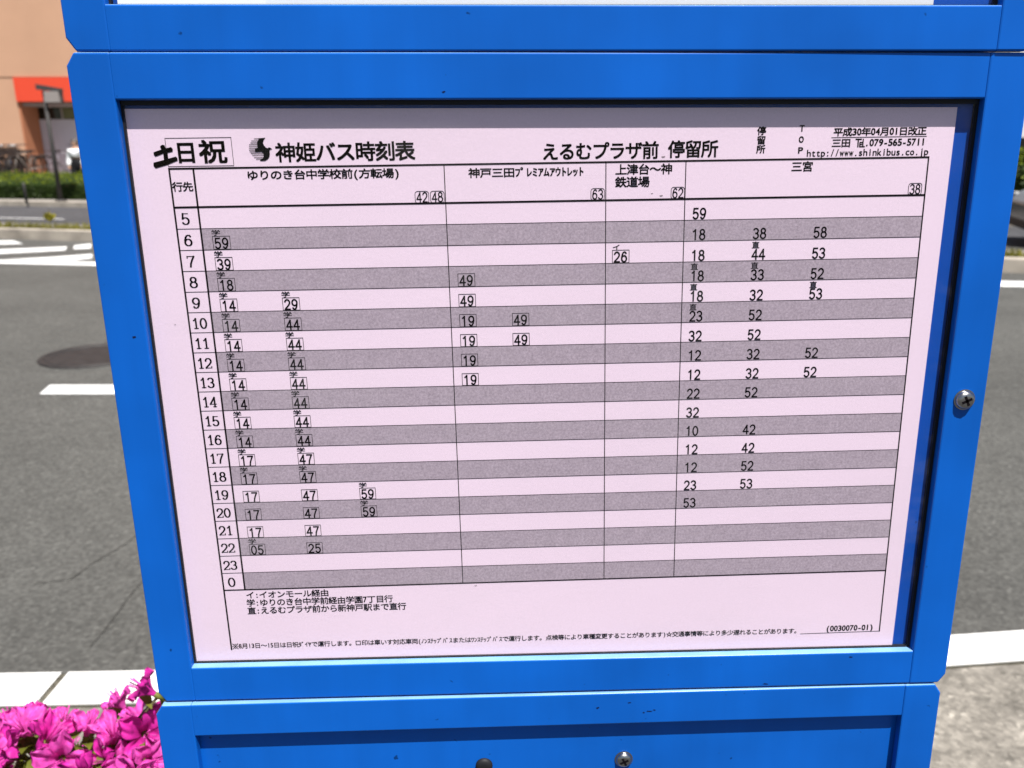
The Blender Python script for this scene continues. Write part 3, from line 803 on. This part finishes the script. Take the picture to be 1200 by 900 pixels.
def leaf(mb, p, d, up, L, W):
    d = d.normalized(); s = d.cross(up).normalized(); n = s.cross(d)
    pts = []
    for t, wv in ((0, .12), (.3, .8), (.55, 1), (.8, .6)):
        c = p + d * L * t + n * (L * .18 * math.sin(t * 2.6))
        pts += [c - s * W * wv + n * W * .25 * wv, c, c + s * W * wv + n * W * .25 * wv]
    tip = p + d * L
    vs = pts + [tip]; fs = []
    for i in range(3):
        for j in range(2): fs.append((i * 3 + j, i * 3 + j + 1, i * 3 + j + 4, i * 3 + j + 3))
    fs += [(9, 10, 12), (10, 11, 12)]
    mb.add([v - Vector((-.82, .30, .1)) for v in vs], fs)
for k in range(1500):
    p, n = dome(math.acos(rnd.uniform(-.1, 1)), rnd.uniform(0, 6.283)); s_ = rnd.uniform(.80, 1.0); p = BC + (p - BC) * s_
    if p.x > -.40: continue
    d = n + Vector((rnd.gauss(0, .6), rnd.gauss(0, .6), rnd.gauss(0, .5)))
    leaf(lf, p, d, Vector((rnd.gauss(0, .5), rnd.gauss(0, .5), 1)), rnd.uniform(.018, .034), rnd.uniform(.004, .0075))
for p in fpos:
    for k in range(6):
        a = rnd.uniform(0, 6.28); leaf(lf, p + Vector((rnd.gauss(0, .006), rnd.gauss(0, .006), -.012)), Vector((math.cos(a), math.sin(a), rnd.uniform(-.2, .9))), Vector((0, 0, 1)), rnd.uniform(.018, .032), rnd.uniform(.004, .007))
for k in range(70):                       # upright young shoots between the flowers
    x = rnd.uniform(-.62, -.37); base = Vector((x, rnd.uniform(.20, .29), .835 + rnd.uniform(-.02, .015)))
    for j in range(4):
        a = j * 1.57 + rnd.uniform(-.4, .4); leaf(lf, base, Vector((.45 * math.cos(a), .45 * math.sin(a), 1)), Vector((math.cos(a), math.sin(a), -.3)), rnd.uniform(.016, .028), rnd.uniform(.003, .0055))
lf.build('foliage', AZLEAF, bush, smooth=True)
tw = MB(); O = Vector((-.82, .30, .1))
for k in range(46):
    p, n = dome(rnd.uniform(0, 1.5), rnd.uniform(0, 6.28)); p = BC + (p - BC) * .95
    b = Vector((-.82 + rnd.gauss(0, .05), .30 + rnd.gauss(0, .05), .1)); m_ = b.lerp(p, .55) + Vector((0, 0, .06))
    tw.tube([b - O, m_ - O, p - O], [.006, .004, .002], 5)
for p in fpos[:17]:
    b = Vector((-.62 + rnd.gauss(0, .05), .33, .6)); m_ = b.lerp(p, .6) + Vector((0, 0, .03)); tw.tube([b - O, m_ - O, p - O], [.0035, .0025, .0015], 5)
tw.build('twigs', STEM, bush, smooth=True)

# ------------------------------------------------------------------ background across the road
PEACH = mat('peach_render_wall', (.53, .315, .205), .85, .2, noise=(.8, .05, 5), bump=(30, .2, .01))
ORANGE = mat('orange_fascia', (.72, .07, .03), .5, .4)
REVEAL = mat('terracotta_reveal', (.46, .19, .10), .8, .2)
SHUT = mat('lilac_grey_shutter', (.62, .59, .65), .55, .4, noise=(2, .05, 3))
SOFF = mat('soffit_grey', (.35, .31, .28), .7, .3)
DARKG = mat('dark_window_glass', (.012, .016, .014), .08, .6)
PALE = mat('pale_panel', (.55, .55, .55), .7, .3)
SEAM = mat('seam', (.30, .19, .12), .9, .1)
bld = empty('shop_building', (-16, 30, .4))
tag(bld, 'peach rendered building with an orange fascia over a grey shutter across the road', 'building')
def bpart(mb, name, m, par=bld, **k):
    o = mb.build(name, m, par, **k)
    if par is bld: o.location = Vector((16, -30, -.4))
    return o
wl = MB()
RX0, RX1 = -16.53, -9.0
wl.box(-60, RX0, 30, 42, .0, 3.57); wl.box(RX1, 8, 30, 42, .0, 3.57)
wl.box(-60, 8, 29.98, 42, 3.575, 14)
wl.box(RX0 - .01, RX1 + .01, 31.2, 42, .0, 3.57)
wall = bpart(wl, 'wall', PEACH)
fa = MB(); fa.box(RX0 + .01, RX1 - .01, 29.93, 30.12, 2.80, 3.56); bpart(fa, 'fascia', ORANGE)
rv = MB(); rv.box(RX0 + .003, RX0 + .06, 30.02, 31.18, .4, 2.79); bpart(rv, 'reveal', REVEAL)
rv = MB(); rv.box(RX1 - .06, RX1 - .003, 30.02, 31.18, .4, 2.79); bpart(rv, 'reveal', REVEAL)
sf = MB(); sf.box(RX0 + .07, RX1 - .07, 30.13, 31.15, 2.66, 2.78); bpart(sf, 'soffit', SOFF)
wn = MB(); wn.box(RX0 + .07, RX1 - .07, 31.08, 31.15, 2.27, 2.655); wo = bpart(wn, 'transom_window', DARKG)
fm = MB()
for k in range(14): fm.box(RX0 + .30 + .54 * k, RX0 + .36 + .54 * k, 31.05, 31.079, 2.27, 2.655)
fm.build('mullion', SOFF, wo)
pn_ = MB(); pn_.box(RX0 + .92, RX0 + 1.38, 31.055, 31.078, 2.29, 2.64); pn_.build('blind', mat('olive_blind', (.16, .17, .08), .8), wo)
st_ = MB(); st_.box(RX0 + .07, RX1 - .07, 31.06, 31.15, .40, 1.19); st_.box(RX0 + .07, RX1 - .07, 31.06, 31.15, 1.21, 2.26)
sho = bpart(st_, 'shutter', SHUT)
hd_ = MB(); hd_.box(-15.48, -15.40, 31.03, 31.058, 1.42, 1.56); hd_.build('shutter_lock', SEAM, sho)
# darker shop to the right
shop2 = empty('dark_shop_building', (20, 30, 0))
tag(shop2, 'shop building with dark glass front far right across the road', 'building')
w2 = MB(); w2.box(8.6, 50, 29, 40, 1.55, 7); w2.box(8.6, 10, 29, 40, 0, 1.549); w2.box(49, 50, 29, 40, 0, 1.549)
o = w2.build('wall', PALE, shop2); o.location = Vector((-20, -30, 0))
g2 = MB(); g2.box(10.01, 48.99, 29.6, 29.7, 0, 1.548); o = g2.build('window', DARKG, shop2); o.location = Vector((-20, -30, 0))
# forecourt
fc = MB(); fc.box(-60, 8, 25.6, 31.3, 0, .4); struct(fc.build('forecourt', PAVE))

# hedge along the far sidewalk
def hl(x): return 22.07 + (x + 13.07) * -.279
hx = [-34, 20]
hc = MB(); lv = MB()
def hedge_run(name, xa, xb, label):
    root = empty(name, ((xa + xb) / 2, hl((xa + xb) / 2) + .8, .1)); tag(root, label, 'hedge')
    core = MB()
    A_, B_ = Vector((xa, hl(xa), 0)), Vector((xb, hl(xb), 0)); d = (B_ - A_); L = d.length; d.normalize(); n = Vector((-d.y, d.x, 0))
    P = lambda s, t, z: A_ + d * s + n * t + Vector((0, 0, z))
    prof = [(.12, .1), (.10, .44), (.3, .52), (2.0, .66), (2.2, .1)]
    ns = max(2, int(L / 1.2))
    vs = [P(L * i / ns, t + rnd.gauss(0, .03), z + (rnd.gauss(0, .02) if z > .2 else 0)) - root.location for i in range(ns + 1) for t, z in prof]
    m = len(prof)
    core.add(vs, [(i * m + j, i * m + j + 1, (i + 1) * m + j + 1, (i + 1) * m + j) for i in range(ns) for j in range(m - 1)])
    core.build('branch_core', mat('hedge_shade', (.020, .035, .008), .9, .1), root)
    lvs = MB(); lv2 = MB()
    cnt = int(L * 620)
    for k in range(cnt):
        s_ = rnd.uniform(0, L)
        if rnd.random() < .45: t, z = .08 + rnd.gauss(0, .04), rnd.uniform(.1, .52)
        else:
            t = rnd.uniform(.1, 2.1); z = .52 + .15 * t / 2 + rnd.gauss(.0, .035)
        p = P(s_, t, z) - root.location; a, b = rnd.uniform(0, 6.28), rnd.gauss(0, .6); sz = rnd.uniform(.022, .045)
        u = Vector((math.cos(a), math.sin(a), b)).normalized() * sz; v = u.cross(Vector((rnd.gauss(0, 1), rnd.gauss(0, 1), rnd.gauss(0, 1)))).normalized() * sz * .5
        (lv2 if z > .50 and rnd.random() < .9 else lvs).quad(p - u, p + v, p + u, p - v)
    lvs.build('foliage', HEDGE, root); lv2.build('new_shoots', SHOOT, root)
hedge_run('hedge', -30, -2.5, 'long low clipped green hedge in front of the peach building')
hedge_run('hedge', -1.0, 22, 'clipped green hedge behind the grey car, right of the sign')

# taller shrub behind the car
def shrub(loc, r, label, seed):
    rr = random.Random(seed); root = empty('shrub', loc); tag(root, label, 'shrub')
    t = MB()
    for k in range(7):
        a = rr.uniform(0, 6.28); t.tube([(0, 0, 0), (.3 * r * math.cos(a), .3 * r * math.sin(a), .7 * r), (.7 * r * math.cos(a), .7 * r * math.sin(a), 1.5 * r)], [.03, .02, .008], 6)
    t.build('stem', STEM, root)
    f_ = MB()
    for k in range(2600):
        v = Vector((rr.gauss(0, 1), rr.gauss(0, 1), rr.gauss(0, 1))).normalized(); q = r * (1 + .18 * math.sin(5 * v.x + 3 * v.y) + .12 * math.sin(9 * v.z + 4 * v.x)) * rr.uniform(.7, 1)
        p = Vector((v.x * q, v.y * q, r * .95 + v.z * q * .9)); sz = rr.uniform(.03, .07)
        u = Vector((rr.gauss(0, 1), rr.gauss(0, 1), rr.gauss(0, .5))).normalized() * sz; w_ = u.cross(v + Vector((.1, .2, .3))).normalized() * sz * .5
        f_.quad(p - u, p + w_, p + u, p - w_)
    f_.build('foliage', HEDGE, root)
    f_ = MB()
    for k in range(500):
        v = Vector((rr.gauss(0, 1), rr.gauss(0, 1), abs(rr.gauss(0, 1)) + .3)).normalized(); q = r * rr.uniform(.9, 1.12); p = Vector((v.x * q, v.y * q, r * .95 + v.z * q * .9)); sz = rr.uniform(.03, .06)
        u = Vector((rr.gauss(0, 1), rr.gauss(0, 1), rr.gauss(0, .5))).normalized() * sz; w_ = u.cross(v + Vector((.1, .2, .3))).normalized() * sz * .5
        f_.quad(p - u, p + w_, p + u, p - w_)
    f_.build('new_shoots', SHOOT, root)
shrub((9.0, 14.9, .1), .62, 'rounded bright green shrub behind the grey car', 3)

# pole with a framed sign box
DARKM = mat('dark_metal', (.055, .052, .050), .55, .5, .2)
GREYM = mat('grey_pole_paint', (.048, .045, .043), .6, .3)
pr_ = tag(empty('sign_pole', (-10.88, 20.75, .1)), 'slim dark grey pole carrying a small framed board before the hedge', 'sign pole')
m = MB(); m.tube([(0, 0, 0), (0, 0, 2.52)], [.050, .042], 12); m.build('pole', GREYM, pr_, smooth=True)
m = MB(); m.lathe([(.13, 0), (.13, .03), (.08, .06)], 16); m.build('base_plate', DARKM, pr_)
m = MB(); m.box(.05, .38, -.12, .03, 2.26, 2.50); m.build('board', mat('grey_board', (.28, .25, .23), .6), pr_)
m = MB(); m.box(.03, .40, -.04, .04, 2.24, 2.279); m.box(.36, .41, -.04, .04, 2.28, 2.50)
m.prism([(-.12, 2.66), (-.12, 2.54), (.40, 2.48), (.40, 2.57)], -.10, .08); m.build('board_frame', DARKM, pr_)
# short post
m = MB(); m.tube([(0, 0, 0), (0, 0, .42), (0, 0, .46)], [.032, .032, .02], 12); o = m.build('bollard', DARKM, smooth=True, loc=(-11.53, 20.47, .1))
tag(o, 'short dark post standing on the far sidewalk before the hedge', 'bollard')
# weed on the median
wd_ = empty('weed', (-8.15, 14.95, .13)); tag(wd_, 'yellow green weed growing on the median kerb', 'weed')
m = MB()
for k in range(60):
    a = rnd.uniform(0, 6.28); h = rnd.uniform(.06, .16); q = rnd.uniform(.02, .10)
    m.add([(-.01, 0, 0), (.015, 0, 0), (q * math.cos(a) + .02, q * math.sin(a), h), (q * math.cos(a) - .02, q * math.sin(a), h * .95)], [(0, 1, 2, 3)])
m.build('leaves', leaf_mat('weed_leaf', (.42, .38, .05)), wd_)
m = MB(); m.tube([(0, 0, 0), (.01, 0, .2)], .008, 6); m.build('stem', STEM, wd_)

# bicycles
TYRE = mat('tyre_rubber', (.012, .012, .012), .8, .3)
CHROME = mat('chrome', (.055, .042, .038), .5, .4, .0)
def bicycle(loc, rz, col, label, basket=True):
    root = empty('bicycle', loc, rz); tag(root, label, 'bicycle', 'bicycles parked by the building')
    paint = mat('bicycle_paint', col, .35, .5)
    f = MB(); r = .33
    bb = (-.03, 0, .29); seat = (-.18, 0, .80); head = (.40, 0, .82); hb = (.43, 0, .70); rw = (-.52, 0, r); fw_ = (.58, 0, r)
    for a, b, q in ((bb, seat, .016), (bb, hb, .018), (seat, (.41, 0, .74), .014), (bb, rw, .010), ((-.15, 0, .72), rw, .009), (hb, fw_, .013), (head, hb, .018)):
        for off in ((0,) if q > .012 or b == fw_ else (-.05, .05)):
            f.tube([Vector(a) + Vector((0, off * .4, 0)), Vector(b) + Vector((0, off, 0))], q, 8)
    f.build('frame', paint, root, smooth=True)
    for cx in (rw, fw_):
        t = MB(); n = 28
        t.tube([(cx[0] + r * math.cos(2 * math.pi * k / n), 0, r + r * math.sin(2 * math.pi * k / n)) for k in range(n + 1)], .020, 7)
        wo_ = t.build('wheel', TYRE, root, smooth=True)
        s_ = MB()
        for k in range(16):
            a = 2 * math.pi * k / 16; s_.tube([(cx[0], 0, r), (cx[0] + .31 * math.cos(a), 0, r + .31 * math.sin(a))], .0025, 4)
        s_.tube([(cx[0], -.05, r), (cx[0], .05, r)], .02, 8); s_.build('spokes', CHROME, wo_)
        g_ = MB(); g_.tube([(cx[0] + (r + .035) * math.cos(R(a)), 0, r + (r + .035) * math.sin(R(a))) for a in range(10, 171, 16)], .012, 6); g_.build('mudguard', CHROME, root)
    s_ = MB(); s_.prism([(-.32, .80), (-.30, .86), (-.1, .85), (.0, .83), (-.12, .81)], -.08, .08); s_.build('saddle', TYRE, root, bevel=.02)
    h = MB(); h.tube([head, (.39, 0, 1.0)], .012, 8); h.tube([(.25, -.28, 1.02), (.36, -.2, 1.03), (.40, 0, 1.0), (.36, .2, 1.03), (.25, .28, 1.02)], .011, 8); h.build('handlebar', CHROME, root, smooth=True)
    lp = MB(); lp.lathe([(.005, -.03), (.03, -.02), (.034, .01), (.02, .03), (.004, .034)], 10, Matrix.Translation((.47, 0, 1.0))); lp.build('lamp', PALE, root, smooth=True)
    if basket:
        b_ = MB()
        for z in (.72, .80, .88, .95):
            e = (z - .72) * .25; b_.tube([(.47 - e * .2, -.14 - e, z), (.75 + e, -.14 - e, z), (.75 + e, .14 + e, z), (.47 - e * .2, .14 + e, z), (.47 - e * .2, -.14 - e, z)], .006, 5)
        for k in range(9):
            y = -.14 + .035 * k; b_.tube([(.75, y, .72), (.81, y * 1.35, .95)], .005, 4); b_.tube([(.47, y, .72), (.46, y * 1.35, .95)], .005, 4)
        b_.build('basket', mat('basket_wire', (.05, .035, .03), .5, .4, .0), root)
    m = MB(); m.tube([bb, (.10, .07, .16)], .012, 6); m.tube([bb, (-.16, -.07, .42)], .012, 6); m.box(.05, .15, .06, .14, .14, .17); m.box(-.21, -.11, -.14, -.06, .41, .44); m.build('pedal_crank', DARKM, root)
    return root
cols = [((.20, .02, .04), 'dark red bicycle'), ((.10, .055, .04), 'brown bicycle'), ((.42, .13, .15), 'pink bicycle'), ((.03, .025, .025), 'black bicycle'), ((.12, .11, .11), 'silver grey bicycle'),
        ((.03, .05, .10), 'navy bicycle'), ((.16, .09, .05), 'bronze bicycle'), ((.05, .03, .03), 'dark maroon bicycle'), ((.30, .27, .24), 'cream bicycle')]
where = ['at the far left of the parked row', 'second from the left in the parked row', 'third from the left in the parked row', 'fourth from the left in the parked row', 'in the middle of the parked row',
         'just right of the middle of the parked row', 'third from the right in the parked row', 'second from the right in the parked row', 'at the right end of the parked row']
for i, ((c, l_), wh) in enumerate(zip(cols, where)):
    bicycle((-16.62 + .19 * i, 27.2 + .10 * (i % 3), .4), R(-100 + 7 * (i % 4)), c, l_ + ' ' + wh)
for i in range(7):
    bicycle((-17.35 + .26 * i, 28.5, .4), R(-96 + 8 * (i % 3)), (.04 + .03 * (i % 3), .025, .02), 'bicycle half hidden in the back row of the parked bicycles')
bicycle((-15.15, 29.6, .4), R(35), (.30, .27, .30), 'grey bicycle standing alone before the shutter')

# person in white walking behind the hedge
SKIN = mat('skin', (.48, .28, .19), .55, .4); WSH = mat('white_shirt', (.80, .80, .80), .8, .2); BLK = mat('black_trousers', (.012, .012, .014), .8, .2); HAIR = mat('dark_hair', (.10, .085, .075), .6, .4)
pe = tag(empty('person', (-12.04, 24.2, .10)), 'person in a white shirt and black trousers walking behind the hedge', 'person')
def skin(name, verts, edges, radii, m, par, lvl=2):
    me = bpy.data.meshes.new(name); me.from_pydata(verts, edges, []); o = bpy.data.objects.new(name, me); COL.objects.link(o); o.parent = par
    sk = o.modifiers.new('skin', 'SKIN'); sk.use_smooth_shade = True
    for i, r_ in enumerate(radii): me.skin_vertices[0].data[i].radius = (r_, r_) if not isinstance(r_, tuple) else r_
    me.skin_vertices[0].data[0].use_root = True
    ss = o.modifiers.new('sub', 'SUBSURF'); ss.levels = lvl; ss.render_levels = lvl
    me.materials.append(m); return o
V = [(0, 0, .76), (0, 0, .92), (0, 0, 1.08), (0, 0, 1.19), (0, 0, 1.26), (0, -.01, 1.34), (0, -.015, 1.42),
     (-.15, 0, 1.15), (-.21, .02, .93), (-.19, -.08, .74), (-.18, -.11, .66), (.15, 0, 1.15), (.21, -.02, .93), (.20, -.14, .77), (.19, -.19, .69),
     (-.08, 0, .68), (-.09, -.10, .38), (-.09, -.04, .06), (-.09, -.17, .03), (.08, 0, .68), (.09, .06, .38), (.09, .18, .07), (.09, .06, .03)]
E_ = [(0, 1), (1, 2), (2, 3), (3, 4), (4, 5), (5, 6), (3, 7), (7, 8), (8, 9), (9, 10), (3, 11), (11, 12), (12, 13), (13, 14), (0, 15), (15, 16), (16, 17), (17, 18), (0, 19), (19, 20), (20, 21), (21, 22)]
RD = [.11, .10, .115, .09, .045, .075, .07, .055, .042, .034, .03, .055, .042, .034, .03, .085, .06, .042, .035, .085, .06, .042, .035]
skin('body', V, E_, RD, SKIN, pe)
skin('shirt', [(0, 0, .98), (0, 0, 1.02), V[2], V[3], V[7], V[8], V[9], V[11], V[12], V[13]], [(0, 1), (1, 2), (2, 3), (3, 4), (4, 5), (5, 6), (3, 7), (7, 8), (8, 9)], [.15, .15, .165, .125, .09, .08, .065, .09, .08, .065], WSH, pe)
skin('trousers', [(0, 0, 1.0), (0, 0, .85)] + [V[15], V[16], V[17], V[19], V[20], V[21]], [(0, 1), (1, 2), (2, 3), (3, 4), (1, 5), (5, 6), (6, 7)], [.145, .15, .12, .08, .06, .12, .08, .06], BLK, pe)
m = MB()
hp = [(0.02, 1.475), (.06, 1.465), (.088, 1.43), (.094, 1.38), (.085, 1.33), (.06, 1.31)]
m.lathe([(r_, z_) for r_, z_ in reversed(hp)], 16, Matrix.Translation((0, .022, 0))); m.build('hair', HAIR, pe, smooth=True)

# grey car on the far carriageway
CARP = mat('grey_blue_car_paint', (.085, .10, .135), .25, .5, .2); CGL = mat('car_glass', (.01, .012, .013), .05, .6); AMB = mat('amber_lens', (.75, .22, .02), .2, .5); LENS = mat('headlight_lens', (.6, .6, .6), .08, .6); TRIM = mat('black_trim', (.015, .015, .016), .6, .4)
car = tag(empty('car', (8.92, 11.12, .006), R(163)), 'grey blue car on the far carriageway beyond the right edge of the sign', 'car')
def loft(mb, secs, cap=True):
    n = len(secs[0]); vs = [p for s_ in secs for p in s_]
    fs = [(i * n + j, i * n + (j + 1) % n, (i + 1) * n + (j + 1) % n, (i + 1) * n + j) for i in range(len(secs) - 1) for j in range(n)]
    if cap: fs += [tuple(range(n)), tuple(range(len(vs) - n, len(vs)))]
    mb.add(vs, fs)
def ring(x, z0, z1, hw, hwt):
    return [(x, -hw * .9, z0), (x, -hw, z0 + .12), (x, -hw, z0 + (z1 - z0) * .62), (x, -hwt, z1), (x, hwt, z1), (x, hw, z0 + (z1 - z0) * .62), (x, hw, z0 + .12), (x, hw * .9, z0)]
m = MB()
loft(m, [ring(-1.86, .34, .78, .62, .55), ring(-1.78, .24, .92, .76, .66), ring(-1.2, .20, .97, .82, .72), ring(.2, .19, .95, .83, .73), ring(.95, .19, .93, .82, .70), ring(1.5, .20, .82, .79, .64), ring(1.78, .22, .70, .70, .56), ring(1.88, .30, .58, .58, .50)])
bd = m.build('body', CARP, car, smooth=False, bevel=.03)
m = MB()
def cab_(x, z, hw): return [(x, -hw, z), (x, hw, z)]
base = [(-1.75, .93), (.98, .935)]; top = [(-1.45, 1.46), (.25, 1.48)]
vs = [(-1.75, -.68, .93), (1.0, -.68, .93), (.30, -.56, 1.46), (-1.5, -.56, 1.45), (-1.75, .68, .93), (1.0, .68, .93), (.30, .56, 1.46), (-1.5, .56, 1.45)]
m.add(vs, [(0, 1, 2, 3), (7, 6, 5, 4), (1, 5, 6, 2), (4, 0, 3, 7), (3, 2, 6, 7), (0, 4, 5, 1)]); m.build('cabin', CARP, car, bevel=.03)
def win(name, pts, off):
    mb = MB(); o_ = Vector(off); P = [Vector(p) for p in pts]
    mb.add([p - o_ * .2 for p in P] + [p + o_ for p in P], [(0, 1, 2, 3), (7, 6, 5, 4), (0, 4, 5, 1), (1, 5, 6, 2), (2, 6, 7, 3), (3, 7, 4, 0)]); return mb.build(name, CGL, car)
win('windscreen', [(.96, -.58, .97), (.96, .58, .97), (.36, .50, 1.42), (.36, -.50, 1.42)], (.012, 0, .010))
win('rear_window', [(-1.73, .58, .97), (-1.73, -.58, .97), (-1.52, -.50, 1.41), (-1.52, .50, 1.41)], (-.014, 0, .005))
for s_ in (-1, 1):
    win('side_window', [(-.42, s_ * .668, .98), (.80, s_ * .668, .98), (.27, s_ * .575, 1.41), (-.42, s_ * .575, 1.41)], (0, s_ * .012, .003))
    win('side_window', [(-1.52, s_ * .668, .98), (-.50, s_ * .668, .98), (-.50, s_ * .575, 1.41), (-1.42, s_ * .575, 1.41)], (0, s_ * .012, .003))
    m = MB(); m.box(1.66, 1.83, s_ * .60 - .10, s_ * .60 + .10, .56, .70); m.build('headlight', LENS, car, bevel=.02)
    m = MB(); m.box(1.76, 1.875, s_ * .50 - .07, s_ * .50 + .07, .42, .50); m.build('indicator', AMB, car, bevel=.01)
    m = MB(); m.box(.70, .82, s_ * .84 - .09, s_ * .84 + .09, .95, 1.07); m.build('wing_mirror', CARP, car, bevel=.02)
    for x in (-1.18, 1.16):
        T = Matrix.Translation((x, s_ * .74, .29)) @ Matrix.Rotation(R(90), 4, 'X')
        m = MB(); m.lathe([(.18, -.09), (.27, -.09), (.29, -.06), (.29, .06), (.27, .09), (.18, .09)], 28, T); wo_ = m.build('wheel', TYRE, car, smooth=False)
        m = MB(); m.lathe([(.175, -.092), (.17, -.07), (.05, -.06), (.05, .06), (.17, .07), (.175, .092)], 20, T); m.build('rim', CHROME, wo_)
m = MB(); m.box(1.80, 1.90, -.52, .52, .24, .36); m.build('bumper_grille', TRIM, car, bevel=.02)
